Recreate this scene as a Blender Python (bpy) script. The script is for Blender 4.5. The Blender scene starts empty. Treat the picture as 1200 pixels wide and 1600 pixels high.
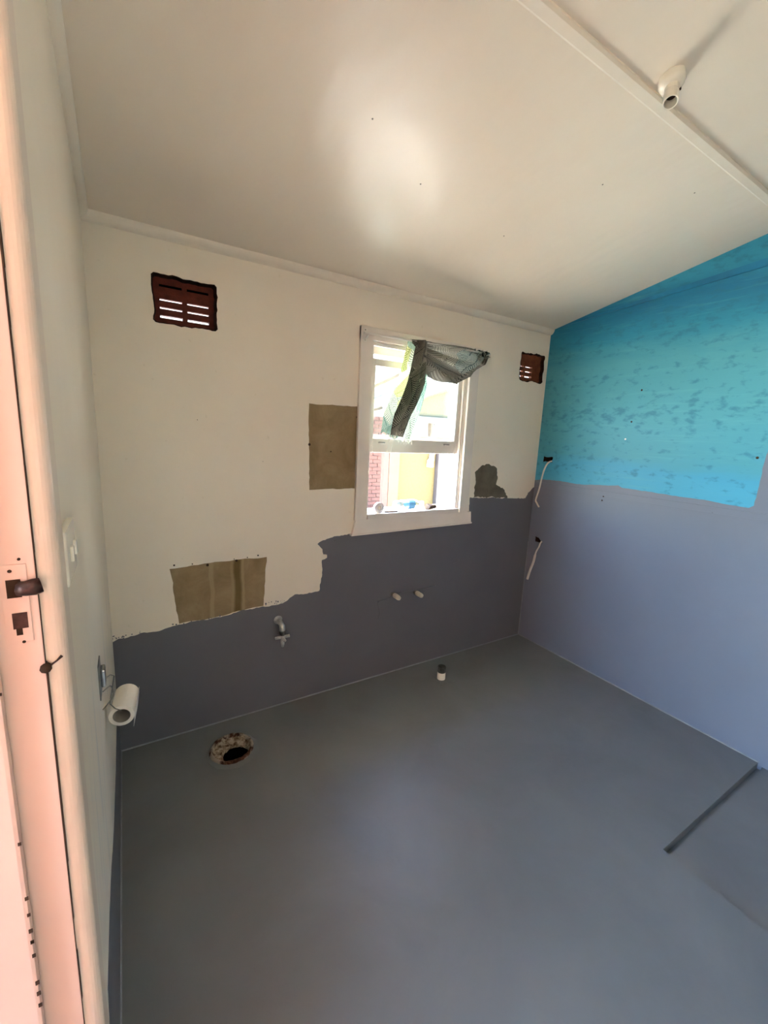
import bpy, bmesh, math, random
from mathutils import Vector, Matrix
from mathutils.geometry import delaunay_2d_cdt
random.seed(7)
sc = bpy.context.scene
COL = sc.collection

# ------------------------------------------------------------------ camera, sky, sun, exposure
W, H, S = 2.4822, 2.0995, 0.1996          # room width, ceiling height at the window wall, ceiling pitch
YF = -2.55                                # front wall, behind the camera
cam_d = bpy.data.cameras.new('camera'); cam = bpy.data.objects.new('camera', cam_d); COL.objects.link(cam)
cam.location = (0.0836, -1.937, 1.395); cam.rotation_mode = 'XYZ'
cam.rotation_euler = (1.3898, -0.045, -0.5443)
cam_d.sensor_fit = 'HORIZONTAL'; cam_d.sensor_width = 36.0; cam_d.lens = 661.93 / 1200 * 36.0
cam_d.clip_start = 0.01; cam_d.clip_end = 200
sc.camera = cam

SUN_DIR = Vector((-0.12, 0.36, 0.92)).normalized()
wd = bpy.data.worlds.new('world'); sc.world = wd; wd.use_nodes = True
nt = wd.node_tree; nt.nodes.clear()
o = nt.nodes.new('ShaderNodeOutputWorld'); bg = nt.nodes.new('ShaderNodeBackground'); sk = nt.nodes.new('ShaderNodeTexSky')
sk.sky_type = 'NISHITA'; sk.sun_disc = False; sk.sun_elevation = math.asin(SUN_DIR.z); sk.sun_rotation = math.atan2(SUN_DIR.x, SUN_DIR.y)
sk.air_density = 1.0; sk.dust_density = 0.2; sk.ozone_density = 5.0
nt.links.new(sk.outputs[0], bg.inputs[0]); nt.links.new(bg.outputs[0], o.inputs[0]); bg.inputs[1].default_value = 0.66
sl = bpy.data.lights.new('sun', 'SUN'); so = bpy.data.objects.new('sun', sl); COL.objects.link(so)
sl.energy = 24.0; sl.angle = math.radians(0.6); sl.color = (1.0, 0.945, 0.86)
so.rotation_euler = SUN_DIR.to_track_quat('Z', 'Y').to_euler(); so.location = (0, 0, 8)
for nm, loc, rot, sx, sy in (('window_portal', (1.47, 0.11, 1.42), (math.radians(-90), 0, 0), 0.70, 0.94),
                             ('door_portal', (-0.10, -1.78, 1.02), (0, math.radians(-90), 0), 2.04, 0.76)):
    l = bpy.data.lights.new(nm, 'AREA'); l.shape = 'RECTANGLE'; l.size = sx; l.size_y = sy; l.cycles.is_portal = True
    q = bpy.data.objects.new(nm, l); COL.objects.link(q); q.location = loc; q.rotation_euler = rot
sc.view_settings.view_transform = 'Standard'; sc.view_settings.look = 'None'
sc.view_settings.exposure = 2.75; sc.view_settings.gamma = 1.0; sc.view_settings.use_curve_mapping = False
sc.cycles.use_denoising = True; sc.cycles.max_bounces = 12; sc.cycles.diffuse_bounces = 8
sc.cycles.transparent_max_bounces = 16; sc.cycles.caustics_reflective = True; sc.cycles.caustics_refractive = False
sc.cycles.sample_clamp_indirect = 8.0

# ------------------------------------------------------------------ helpers
def lin(h):
    c = [int(h[i:i+2], 16) / 255 for i in (0, 2, 4)]
    return tuple(x / 12.92 if x <= 0.04045 else ((x + 0.055) / 1.055) ** 2.4 for x in c) + (1.0,)

class NT:
    def __init__(s, name):
        s.m = bpy.data.materials.new(name); s.m.use_nodes = True; s.t = s.m.node_tree; s.t.nodes.clear()
        s.out = s.t.nodes.new('ShaderNodeOutputMaterial')
    def n(s, typ, **kw):
        x = s.t.nodes.new('ShaderNode' + typ)
        for k, v in kw.items():
            if k.startswith('i_'):
                x.inputs[k[2:].replace('_', ' ')].default_value = v
            else: setattr(x, k, v)
        return x
    def l(s, a, b): s.t.links.new(a, b)
    def pos(s, scale=(1, 1, 1)):
        g = s.n('NewGeometry'); mp = s.n('Mapping'); mp.inputs['Scale'].default_value = scale
        s.l(g.outputs['Position'], mp.inputs['Vector']); return mp.outputs['Vector']
    def noise(s, scale, detail=3, rough=0.55, vec=None, dist=0.0):
        x = s.n('TexNoise'); x.inputs['Scale'].default_value = scale; x.inputs['Detail'].default_value = detail
        x.inputs['Roughness'].default_value = rough; x.inputs['Distortion'].default_value = dist
        s.l(vec if vec is not None else s.pos(), x.inputs['Vector']); return x.outputs['Fac']
    def ramp(s, fac, stops, interp='LINEAR'):
        r = s.n('ValToRGB'); r.color_ramp.interpolation = interp; e = r.color_ramp.elements
        while len(e) < len(stops): e.new(0.5)
        for i, (p, c) in enumerate(stops):
            e[i].position = p; e[i].color = lin(c) if isinstance(c, str) else c
        s.l(fac, r.inputs[0]); return r.outputs[0]
    def mix(s, fac, a, b, blend='MIX'):
        x = s.n('Mix', data_type='RGBA', blend_type=blend)
        for v, k in ((fac, 0), (a, 6), (b, 7)):
            if hasattr(v, 'node'): s.l(v, x.inputs[k])
            else: x.inputs[k].default_value = lin(v) if isinstance(v, str) else v
        return x.outputs[2]
    def bump(s, h, strength, dist=0.01):
        b = s.n('Bump'); b.inputs['Strength'].default_value = strength; b.inputs['Distance'].default_value = dist
        s.l(h, b.inputs['Height']); return b.outputs['Normal']
    def pbr(s, col, rough=0.5, metal=0.0, normal=None, spec=0.5, **kw):
        b = s.n('BsdfPrincipled')
        if hasattr(col, 'node'): s.l(col, b.inputs['Base Color'])
        else: b.inputs['Base Color'].default_value = lin(col) if isinstance(col, str) else col
        if hasattr(rough, 'node'): s.l(rough, b.inputs['Roughness'])
        else: b.inputs['Roughness'].default_value = rough
        b.inputs['Metallic'].default_value = metal; b.inputs['Specular IOR Level'].default_value = spec
        if normal is not None: s.l(normal, b.inputs['Normal'])
        for k, v in kw.items(): b.inputs[k].default_value = v
        s.l(b.outputs[0], s.out.inputs[0]); return b

def simple(name, col, rough=0.5, metal=0.0, var=0.08, scale=14, bump=0.0, bscale=60, spec=0.5):
    m = NT(name); c = lin(col) if isinstance(col, str) else col
    dk = tuple(x * (1 - var) for x in c[:3]) + (1,); lt = tuple(min(1, x * (1 + var)) for x in c[:3]) + (1,)
    cc = m.ramp(m.noise(scale), [(0.3, dk), (0.7, lt)])
    nrm = m.bump(m.noise(bscale, 4), bump, 0.004) if bump else None
    m.pbr(cc, rough, metal, nrm, spec); return m.m

M = {}
def mat_white_wall():
    m = NT('white_wall_paint')
    c = m.ramp(m.noise(2.2, 4), [(0.3, 'e2d7c4'), (0.7, 'e9dfcd')])
    sp = m.ramp(m.noise(38, 2, 0.4), [(0.70, (0, 0, 0, 1)), (0.78, (1, 1, 1, 1))])
    c = m.mix(m.n('Math', operation='MULTIPLY', i_Value=0.0).outputs[0] if False else sp, c, 'ddd2bd')
    m.pbr(c, 0.38, 0, m.bump(m.noise(7, 5, 0.6), 0.25, 0.01)); return m.m
def mat_left_wall():
    m = NT('white_gloss_wall_paint')
    c = m.ramp(m.noise(3.0, 3), [(0.3, 'e4d9c5'), (0.7, 'e9dfcc')])
    v = m.pos((3, 9, 0.7)); st = m.ramp(m.noise(3.0, 4, 0.6, v), [(0.52, (0, 0, 0, 1)), (0.75, (0.55, 0.55, 0.55, 1))])
    g = m.n('NewGeometry'); x = m.n('SeparateXYZ'); m.l(g.outputs['Position'], x.inputs[0])
    mr = m.n('MapRange'); m.l(x.outputs['Z'], mr.inputs[0]); mr.inputs[1].default_value = 0.95; mr.inputs[2].default_value = 0.7; mr.inputs[3].default_value = 0; mr.inputs[4].default_value = 1
    f = m.n('Math', operation='MULTIPLY'); m.l(st, f.inputs[0]); m.l(mr.outputs[0], f.inputs[1])
    c = m.mix(f.outputs[0], c, 'a3adb4')
    m.pbr(c, 0.42, 0, m.bump(m.noise(5, 4), 0.2, 0.01)); return m.m
def mat_ceiling():
    m = NT('ceiling_gloss_paint')
    c = m.ramp(m.noise(1.6, 3), [(0.3, 'dfd2bf'), (0.7, 'e5d9c7')])
    h = m.noise(3.6, 3, 0.5, m.pos((1.0, 0.45, 1.0)))
    m.pbr(c, 0.34, 0, m.bump(h, 0.8, 0.02), 0.5); return m.m
def mat_grey(name, a, b, rough=0.42):
    m = NT(name)
    c = m.ramp(m.noise(2.6, 5, 0.6, None, 0.6), [(0.15, a), (0.85, b)])
    r = m.ramp(m.noise(4.0, 4), [(0.1, (rough - 0.05,) * 3 + (1,)), (0.9, (rough + 0.08,) * 3 + (1,))])
    m.pbr(c, r, 0, m.bump(m.noise(22, 5, 0.65), 0.12, 0.008)); return m.m
def mat_teal():
    m = NT('teal_wall_paint')
    g = m.n('NewGeometry'); x = m.n('SeparateXYZ'); m.l(g.outputs['Position'], x.inputs[0])
    wob = m.noise(2.2, 4, 0.6, m.pos((1, 0.6, 3.0)), 0.4)
    ad = m.n('Math', operation='MULTIPLY_ADD'); m.l(wob, ad.inputs[0]); ad.inputs[1].default_value = 0.30; m.l(x.outputs['Z'], ad.inputs[2])
    mr = m.n('MapRange'); m.l(ad.outputs[0], mr.inputs[0]); mr.inputs[1].default_value = 1.25; mr.inputs[2].default_value = 2.45
    c = m.ramp(mr.outputs[0], [(0.0, '47a6c6'), (0.14, '3d9cbf'), (0.24, '4599ab'), (0.62, '4698a8'), (0.74, '1f84a2'), (0.86, '0c6f96'), (0.95, '2a8cab')])
    sp = m.noise(27, 4, 0.6, m.pos((1, 0.6, 1.2)), 0.2)
    row = m.noise(1.0, 1, 0.5, m.pos((0.5, 0.5, 8)))
    sm = m.n('Math', operation='MULTIPLY_ADD'); m.l(row, sm.inputs[0]); sm.inputs[1].default_value = 0.28; m.l(sp, sm.inputs[2])
    f = m.ramp(sm.outputs[0], [(0.68, (0, 0, 0, 1)), (0.82, (0.62, 0.62, 0.62, 1))])
    c = m.mix(f, c, '1b6f88')
    br = m.ramp(m.noise(5, 6, 0.7, m.pos((1, 0.5, 9))), [(0.55, (0, 0, 0, 1)), (0.8, (0.5, 0.5, 0.5, 1))])
    c = m.mix(br, c, '5aadb6')
    m.pbr(c, 0.55, 0, m.bump(m.noise(30, 5, 0.6, m.pos((1, 0.5, 3))), 0.15, 0.006)); return m.m
def mat_bare():
    m = NT('bare_fibre_board')
    c = m.ramp(m.noise(9, 6, 0.65, None, 0.5), [(0.25, '7d6a4b'), (0.5, '8d7a5a'), (0.75, '9c8a6b')])
    m.pbr(c, 0.85, 0, m.bump(m.noise(70, 5), 0.3, 0.004), 0.2); return m.m
def mat_bare_stained():
    m = NT('bare_board_with_stain')
    c = m.ramp(m.noise(9, 6, 0.65, None, 0.5), [(0.25, '7f6c4d'), (0.5, '8f7c5d'), (0.75, '9e8c6d')])
    g = m.n('NewGeometry'); x = m.n('SeparateXYZ'); m.l(g.outputs['Position'], x.inputs[0])
    wob = m.noise(7, 3)
    def band(x0, w, col, cur, amt=0.75):
        a = m.n('Math', operation='MULTIPLY_ADD'); m.l(wob, a.inputs[0]); a.inputs[1].default_value = 0.03; m.l(x.outputs['X'], a.inputs[2])
        s = m.n('Math', operation='SUBTRACT'); m.l(a.outputs[0], s.inputs[0]); s.inputs[1].default_value = x0 + 0.015
        ab = m.n('Math', operation='ABSOLUTE'); m.l(s.outputs[0], ab.inputs[0])
        mr = m.n('MapRange'); m.l(ab.outputs[0], mr.inputs[0]); mr.inputs[1].default_value = w; mr.inputs[2].default_value = w * 0.45; mr.inputs[3].default_value = 0; mr.inputs[4].default_value = amt
        return m.mix(mr.outputs[0], cur, col)
    c = band(0.498, 0.020, '5f4d22', c); c = band(0.523, 0.008, 'a3916f', c); c = band(0.388, 0.012, 'a79675', c, 0.6); c = band(0.475, 0.008, '9b8a69', c, 0.6)
    m.pbr(c, 0.85, 0, m.bump(m.noise(70, 5), 0.3, 0.004), 0.2); return m.m
def mat_terracotta(name, a, b):
    m = NT(name); m.pbr(m.ramp(m.noise(30, 4), [(0.3, a), (0.7, b)]), 0.8, 0, m.bump(m.noise(90, 4), 0.4, 0.004), 0.3); return m.m
def mat_crust():
    m = NT('crusted_pipe_rim')
    c = m.ramp(m.noise(55, 6, 0.7), [(0.32, '3a2517'), (0.42, '77604a'), (0.55, 'b5a692'), (0.75, 'd2c8b8')])
    m.pbr(c, 0.9, 0, m.bump(m.noise(80, 6, 0.7), 0.9, 0.012), 0.2); return m.m
def mat_rim():
    m = NT('rust_stained_rim')
    c = m.ramp(m.noise(60, 6, 0.7), [(0.3, '1d130d'), (0.5, '4a2c1c'), (0.75, '7a5c44')])
    k = m.ramp(m.noise(16, 4, 0.6), [(0.47, (0, 0, 0, 1)), (0.58, (1, 1, 1, 1))])
    c = m.mix(k, c, 'a3988a')
    m.pbr(c, 0.9, 0, m.bump(m.noise(90, 6, 0.7), 0.8, 0.008), 0.2); return m.m
def mat_rust():
    m = NT('rusty_iron')
    c = m.ramp(m.noise(60, 6, 0.7), [(0.3, '26160f'), (0.5, '5a2f1b'), (0.75, '8a6a4c')])
    m.pbr(c, 0.9, 0, m.bump(m.noise(90, 6, 0.7), 0.8, 0.008), 0.2); return m.m
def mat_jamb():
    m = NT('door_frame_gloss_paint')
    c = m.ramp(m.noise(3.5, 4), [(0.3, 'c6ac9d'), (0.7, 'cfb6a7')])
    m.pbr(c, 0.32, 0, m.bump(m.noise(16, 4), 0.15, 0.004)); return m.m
def mat_glass():
    m = NT('window_glass')
    t = m.n('BsdfTransparent'); t.inputs[0].default_value = (0.95, 0.97, 0.96, 1); g = m.n('BsdfGlossy'); g.inputs['Roughness'].default_value = 0.02
    f = m.n('Fresnel'); f.inputs[0].default_value = 1.45; mx = m.n('MixShader')
    n = m.noise(9, 3); f2 = m.n('Math', operation='MULTIPLY'); m.l(f.outputs[0], f2.inputs[0]); m.l(n, f2.inputs[1])
    m.l(f2.outputs[0], mx.inputs[0]); m.l(t.outputs[0], mx.inputs[1]); m.l(g.outputs[0], mx.inputs[2]); m.l(mx.outputs[0], m.out.inputs[0]); return m.m
def mat_clear_plastic():
    m = NT('clear_plastic')
    t = m.n('BsdfTransparent'); t.inputs[0].default_value = (0.86, 0.92, 0.95, 1); g = m.n('BsdfGlossy'); g.inputs['Roughness'].default_value = 0.08
    lw = m.n('LayerWeight'); lw.inputs[0].default_value = 0.35; mx = m.n('MixShader')
    bn = m.bump(m.noise(60, 2), 0.3, 0.004); m.l(bn, g.inputs['Normal'])
    m.l(lw.outputs['Facing'], mx.inputs[0]); m.l(t.outputs[0], mx.inputs[1]); m.l(g.outputs[0], mx.inputs[2]); m.l(mx.outputs[0], m.out.inputs[0]); return m.m
def mat_fabric():
    m = NT('palm_print_fabric')
    a = m.n('VertexColor'); a.layer_name = 'print'
    d = m.n('BsdfDiffuse'); t = m.n('BsdfTranslucent'); mx = m.n('MixShader'); mx.inputs[0].default_value = 0.30
    wv = m.n('TexWave'); wv.inputs['Scale'].default_value = 900; m.l(m.pos(), wv.inputs['Vector'])
    bn = m.bump(wv.outputs['Fac'], 0.05, 0.001); m.l(bn, d.inputs['Normal'])
    m.l(a.outputs[0], d.inputs[0]); m.l(a.outputs[0], t.inputs[0]); m.l(d.outputs[0], mx.inputs[1]); m.l(t.outputs[0], mx.inputs[2]); m.l(mx.outputs[0], m.out.inputs[0]); return m.m
M['wall'] = mat_white_wall(); M['left'] = mat_left_wall(); M['ceil'] = mat_ceiling()
M['grey'] = mat_grey('grey_membrane_wall', '5e5e62', '68686d', 0.46); M['floor'] = mat_grey('grey_membrane_floor', '656868', '777a7b', 0.38)
M['grey_skytint'] = mat_grey('grey_membrane_sky_tint', '6e7482', '767c8a', 0.46)  # same membrane as the grey wall, blue doorway light mixed into its colour
M['seam'] = simple('grey_sealant_seam', '83878b', 0.5, var=0.12, scale=20)
M['teal'] = mat_teal(); M['blue_strip'] = simple('blue_joint_strip_paint', '0f7099', 0.5, var=0.2, scale=9)
M['bare'] = mat_bare(); M['bare2'] = mat_bare_stained(); M['blob'] = simple('peeled_board', '67604f', 0.85, var=0.22, scale=16, bump=0.3)
M['trim'] = simple('cream_trim_paint', 'e2d7c5', 0.35, var=0.03); M['winpaint'] = simple('window_gloss_paint', 'e2dacf', 0.27, var=0.04, scale=9)
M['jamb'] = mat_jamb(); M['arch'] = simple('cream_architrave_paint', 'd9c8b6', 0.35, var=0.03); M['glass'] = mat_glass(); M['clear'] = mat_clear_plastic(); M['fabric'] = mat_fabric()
M['terra'] = mat_terracotta('terracotta_vent', '4a1d12', '642a1a'); M['terra2'] = mat_terracotta('brown_terracotta_vent', '5a2c17', '774024')
M['cavity'] = simple('broken_hole_edge', '2a1a13', 0.9, var=0.5, scale=40, bump=0.6, spec=0.1)
M['crust'] = mat_crust(); M['rust'] = mat_rust(); M['rim'] = mat_rim(); M['dark'] = simple('dark_void', '070605', 0.95, spec=0.05)
M['chrome'] = simple('tarnished_chrome', 'b9b9b6', 0.22, 1.0, var=0.15, scale=60); M['dullsteel'] = simple('dull_steel', '8d8a82', 0.4, 1.0, var=0.2, scale=50)
M['tapmetal'] = simple('worn_chrome_tap', 'c4c3be', 0.32, 0.55, var=0.25, scale=70)
M['pvc'] = simple('white_pvc', 'dedbd2', 0.4, var=0.05); M['pvc_grimy'] = simple('grimy_dark_pipe', '3c413d', 0.5, var=0.5, scale=90)
M['plug'] = simple('off_white_plug', 'cfccbe', 0.5, var=0.1, scale=60); M['cable'] = simple('white_cable_sheath', 'd8d2c8', 0.45, var=0.06, scale=30)
M['paper'] = simple('white_tissue_paper', 'e6dfd4', 0.9, var=0.02, scale=30, bump=0.1, spec=0.1); M['card'] = simple('grey_cardboard_core', '8f877c', 0.9, var=0.06, scale=40)
M['switch'] = simple('cream_switch_plastic', 'e6e0d2', 0.22, var=0.02); M['bakelite'] = simple('white_lamp_holder', 'e3dccd', 0.25, var=0.02)
M['brown_latch'] = simple('brown_oxidised_latch', '3b2620', 0.45, 0.6, var=0.45, scale=120, bump=0.5); M['chip'] = simple('dark_chipped_gap', '3a2c22', 0.9, var=0.3, scale=30, spec=0.1)
M['label'] = simple('blue_bottle_label', '6aa6d2', 0.4, var=0.12, scale=50); M['kraft'] = simple('dark_brown_paper', '6a523c', 0.7, var=0.3, scale=60)
M['tape'] = simple('white_tape', 'e4e2e6', 0.5, var=0.04)
# outdoors
M['pinkwall'] = simple('pink_bounce_paint', '8c4c38', 0.6, var=0.06, scale=4); M['conc'] = simple('pale_concrete', 'dfdbd2', 0.8, var=0.12, scale=3); M['pave'] = simple('yard_lawn', '464c42', 0.8, var=0.12, scale=3)
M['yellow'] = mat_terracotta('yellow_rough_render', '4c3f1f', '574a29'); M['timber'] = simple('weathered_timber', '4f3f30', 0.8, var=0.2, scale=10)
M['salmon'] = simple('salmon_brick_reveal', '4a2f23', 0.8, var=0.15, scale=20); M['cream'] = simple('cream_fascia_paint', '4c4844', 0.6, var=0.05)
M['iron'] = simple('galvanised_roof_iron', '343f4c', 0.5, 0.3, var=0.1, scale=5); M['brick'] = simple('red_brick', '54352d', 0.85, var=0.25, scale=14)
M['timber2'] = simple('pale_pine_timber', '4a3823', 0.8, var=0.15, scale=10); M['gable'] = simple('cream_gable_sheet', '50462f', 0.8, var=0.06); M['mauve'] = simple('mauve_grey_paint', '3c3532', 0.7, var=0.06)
M['housewall'] = simple('warm_white_render', '7d766b', 0.8, var=0.05, scale=2)
M['extwhite'] = simple('white_weatherboard_paint', 'd6d3cb', 0.6, var=0.05)

def link(name, me, mats, parent=None, smooth=False):
    for m in (mats if isinstance(mats, (list, tuple)) else [mats]): me.materials.append(M[m] if isinstance(m, str) else m)
    if smooth:
        for p in me.polygons: p.use_smooth = True
    o = bpy.data.objects.new(name, me); COL.objects.link(o)
    if parent: o.parent = parent
    return o
def from_bm(name, bm, mats, parent=None, smooth=False, bevel=0.0):
    if bevel:
        bmesh.ops.bevel(bm, geom=[e for e in bm.edges if len(e.link_faces) == 2 and e.calc_face_angle(0) > 0.5], offset=bevel, segments=2, profile=0.7, affect='EDGES')
    bmesh.ops.recalc_face_normals(bm, faces=bm.faces)
    me = bpy.data.meshes.new(name); bm.to_mesh(me); bm.free()
    return link(name, me, mats, parent, smooth)
def add_box(bm, a, b):
    r = bmesh.ops.create_cube(bm, size=1.0)
    for v in r['verts']:
        v.co = Vector([(a[i] + b[i]) / 2 + v.co[i] * abs(b[i] - a[i]) for i in range(3)])
    return r['verts']
def box(name, a, b, mat, parent=None, bevel=0.0):
    bm = bmesh.new(); add_box(bm, a, b); return from_bm(name, bm, mat, parent, bevel=bevel)
def add_tube(bm, pts, r, n=10, caps=True):
    pts = [Vector(p) for p in pts]; rs = r if isinstance(r, (list, tuple)) else [r] * len(pts)
    rings = []; prev = None
    for i, p in enumerate(pts):
        d = (pts[min(i + 1, len(pts) - 1)] - pts[max(i - 1, 0)]).normalized()
        if prev is None:
            u = d.orthogonal().normalized()
        else:
            u = (prev - d * prev.dot(d)); u = u.normalized() if u.length > 1e-6 else d.orthogonal().normalized()
        prev = u; w = d.cross(u)
        rings.append([bm.verts.new(p + (u * math.cos(2 * math.pi * k / n) + w * math.sin(2 * math.pi * k / n)) * rs[i]) for k in range(n)])
    for a, b in zip(rings, rings[1:]):
        for k in range(n): bm.faces.new((a[k], a[(k + 1) % n], b[(k + 1) % n], b[k]))
    if caps:
        bm.faces.new(rings[0][::-1]); bm.faces.new(rings[-1])
def tube(name, pts, r, mat, parent=None, n=10, caps=True):
    bm = bmesh.new(); add_tube(bm, pts, r, n, caps); return from_bm(name, bm, mat, parent, smooth=True)
def loft(name, rings, mat, parent=None, close=True, cap=(False, False), smooth=True):
    bm = bmesh.new(); R = [[bm.verts.new(p) for p in r] for r in rings]
    n = len(rings[0])
    for a, b in zip(R, R[1:]):
        for k in range(n if close else n - 1): bm.faces.new((a[k], a[(k + 1) % n], b[(k + 1) % n], b[k]))
    if cap[0]: bm.faces.new(R[0][::-1])
    if cap[1]: bm.faces.new(R[-1])
    return from_bm(name, bm, mat, parent, smooth)
def circle(c, r, axis, n=24, ry=None):
    axis = Vector(axis).normalized(); u = axis.orthogonal().normalized(); w = axis.cross(u)
    return [Vector(c) + u * r * math.cos(2 * math.pi * k / n) + w * (ry or r) * math.sin(2 * math.pi * k / n) for k in range(n)]
def lathe(name, c, axis, prof, mat, parent=None, n=24, cap=(False, False)):
    a = Vector(axis).normalized()
    return loft(name, [circle(Vector(c) + a * t, max(r, 1e-4), a, n) for t, r in prof], mat, parent, True, cap)
def curve_pts(pts, n=6):
    pts = [Vector(p) for p in pts]; out = []
    for i in range(len(pts) - 1):
        p0 = pts[max(i - 1, 0)]; p1 = pts[i]; p2 = pts[i + 1]; p3 = pts[min(i + 2, len(pts) - 1)]
        for k in range(n):
            t = k / n
            out.append(0.5 * ((2 * p1) + (p2 - p0) * t + (2 * p0 - 5 * p1 + 4 * p2 - p3) * t * t + (3 * p1 - p0 - 3 * p2 + p3) * t ** 3))
    out.append(pts[-1]); return out
def rough(poly, step=0.012, amp=0.003, seed=1, keep=()):
    """subdivide a 2D outline and shake its points; edges listed in keep stay straight"""
    rn = random.Random(seed); out = []
    for i, p in enumerate(poly):
        q = poly[(i + 1) % len(poly)]; out.append(tuple(p))
        if i in keep: continue
        d = math.dist(p, q); k = max(1, int(d / step)); nx, ny = (-(q[1] - p[1]) / max(d, 1e-6), (q[0] - p[0]) / max(d, 1e-6)); w = 0
        for j in range(1, k):
            t = j / k; w = 0.6 * w + rn.uniform(-amp, amp)
            out.append((p[0] + (q[0] - p[0]) * t + nx * w, p[1] + (q[1] - p[1]) * t + ny * w))
    return out
def inside(pt, poly):
    x, y = pt; c = False; j = len(poly) - 1
    for i in range(len(poly)):
        xi, yi = poly[i]; xj, yj = poly[j]
        if (yi > y) != (yj > y) and x < (xj - xi) * (y - yi) / (yj - yi) + xi: c = not c
        j = i
    return c
def slab(name, outer, holes, fmap, d0, d1, mats, parent=None, edge_mat=0):
    """flat plate cut to a 2D outline with holes; fmap(u, v, depth) gives the 3D point"""
    vs = []; es = []
    for poly in [outer] + list(holes):
        b = len(vs); vs += [Vector(p) for p in poly]; es += [(b + i, b + (i + 1) % len(poly)) for i in range(len(poly))]
    rv, re, rf, *_ = delaunay_2d_cdt(vs, es, [], 0, 1e-6)
    keep = []
    for f in rf:
        c = sum((rv[i] for i in f), Vector((0, 0))) / len(f)
        if inside(c, outer) and not any(inside(c, h) for h in holes): keep.append(tuple(f))
    cnt = {}
    for f in keep:
        for i in range(len(f)):
            a, b = f[i], f[(i + 1) % len(f)]; cnt[(a, b)] = 1
    n = len(rv); V = [fmap(v.x, v.y, d0) for v in rv] + [fmap(v.x, v.y, d1) for v in rv]
    F = list(keep) + [tuple(i + n for i in f[::-1]) for f in keep]; mi = [0] * len(F)
    for (a, b) in cnt:
        if (b, a) not in cnt: F.append((b, a, a + n, b + n)); mi.append(edge_mat)
    bm = bmesh.new(); bv = [bm.verts.new(v) for v in V]
    for f, k in zip(F, mi):
        try: bm.faces.new([bv[i] for i in f]).material_index = k
        except ValueError: pass
    for v in [v for v in bm.verts if not v.link_faces]: bm.verts.remove(v)
    return from_bm(name, bm, mats, parent)
def empty(name, loc=(0, 0, 0)):
    o = bpy.data.objects.new(name, None); COL.objects.link(o); o.empty_display_size = 0.05; o.location = (0, 0, 0); return o
def tag(o, label, cat, group=None):
    o['label'] = label; o['category'] = cat
    if group: o['group'] = group
    return o
def struct(o, label=None, cat=None):
    o['kind'] = 'structure'
    if label: o['label'] = label
    if cat: o['category'] = cat
    return o
back_map = lambda u, v, d: Vector((u, d, v))           # d > 0 goes into the wall
left_map = lambda u, v, d: Vector((-d, u, v))
right_map = lambda u, v, d: Vector((W + d, u, v))
floor_map = lambda u, v, d: Vector((u, v, -d))
ceil_map = lambda u, v, d: Vector((u, v, H - S * v + d))
ceil_z = lambda y: H - S * y
rect = lambda a, b, c, d: [(a, b), (c, b), (c, d), (a, d)]

# ------------------------------------------------------------------ room shell
WIN = (1.165, 0.975, 1.795, 1.845)        # clear opening x0, z0, x1, z1 in the window wall
def soft_rect(a, b, c, d, r=0.008): return [(a + r, b), (c - r, b), (c, b + r), (c, d - r), (c - r, d), (a + r, d), (a, d - r), (a, b + r)]
vent_a = rough(soft_rect(0.208, 1.780, 0.436, 1.953), 0.012, 0.003, 3)
vent_b = rough(soft_rect(2.230, 1.772, 2.447, 1.940), 0.012, 0.0045, 4)
patch_a = rough([(0.845, 1.112), (1.100, 1.112), (1.100, 1.528), (0.838, 1.523)], 0.02, 0.0022, 5)
patch_b = rough([(0.248, 0.536), (0.433, 0.538), (0.502, 0.549), (0.619, 0.553), (0.636, 0.798), (0.428, 0.800), (0.309, 0.797), (0.221, 0.792)], 0.02, 0.003, 6)
blob = rough([(1.930, 1.036), (1.932, 1.144), (1.921, 1.191), (1.970, 1.231), (2.023, 1.243), (2.098, 1.223), (2.123, 1.161), (2.113, 1.112), (2.186, 1.081), (2.232, 1.022)][::-1], 0.012, 0.005, 8)
wb = slab('wall_back', [(0, -0.10), (W, -0.10), (W, H - 0.001), (0, H - 0.001)],
          [rect(1.135, 0.945, 1.825, 1.875), vent_a, vent_b, patch_a, patch_b, blob], back_map, 0.0, 0.11, ['wall', 'wall'])
struct(wb, 'cream painted back wall with window, vents and torn grey paint edge', 'wall')
for nm, poly, mt, dd in (('bare_patch', patch_a, 'bare', 0.0035), ('bare_patch', patch_b, 'bare2', 0.003), ('peeled_patch', blob, 'blob', 0.001)):
    slab(nm, poly, [], back_map, dd, 0.11, mt, wb)
grey_top = [(0.0, 0.507), (0.021, 0.518), (0.054, 0.516), (0.113, 0.526), (0.156, 0.52), (0.203, 0.528), (0.246, 0.534), (0.311, 0.537), (0.375, 0.534), (0.433, 0.537), (0.502, 0.548), (0.616, 0.552), (0.647, 0.546), (0.724, 0.556), (0.776, 0.587), (0.841, 0.58), (0.907, 0.585), (0.92, 0.66), (0.918, 0.749), (0.946, 0.758), (0.946, 0.774), (0.925, 0.779), (0.92, 0.806), (0.892, 0.836), (0.923, 0.853), (0.983, 0.868), (1.075, 0.874), (1.903, 0.880), (1.896, 1.036), (1.930, 1.034), (2.234, 1.018), (2.405, 1.012), (2.425, 1.048), (W, 1.086)]
gp = rough([(W, 0.0), (0, 0.0)][::1] + grey_top, 0.010, 0.0026, 9, keep=(0, 1, len(grey_top) + 1))
slab('grey_paint_coat', gp, [], back_map, -0.0009, 0.0, 'grey', wb)
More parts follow.
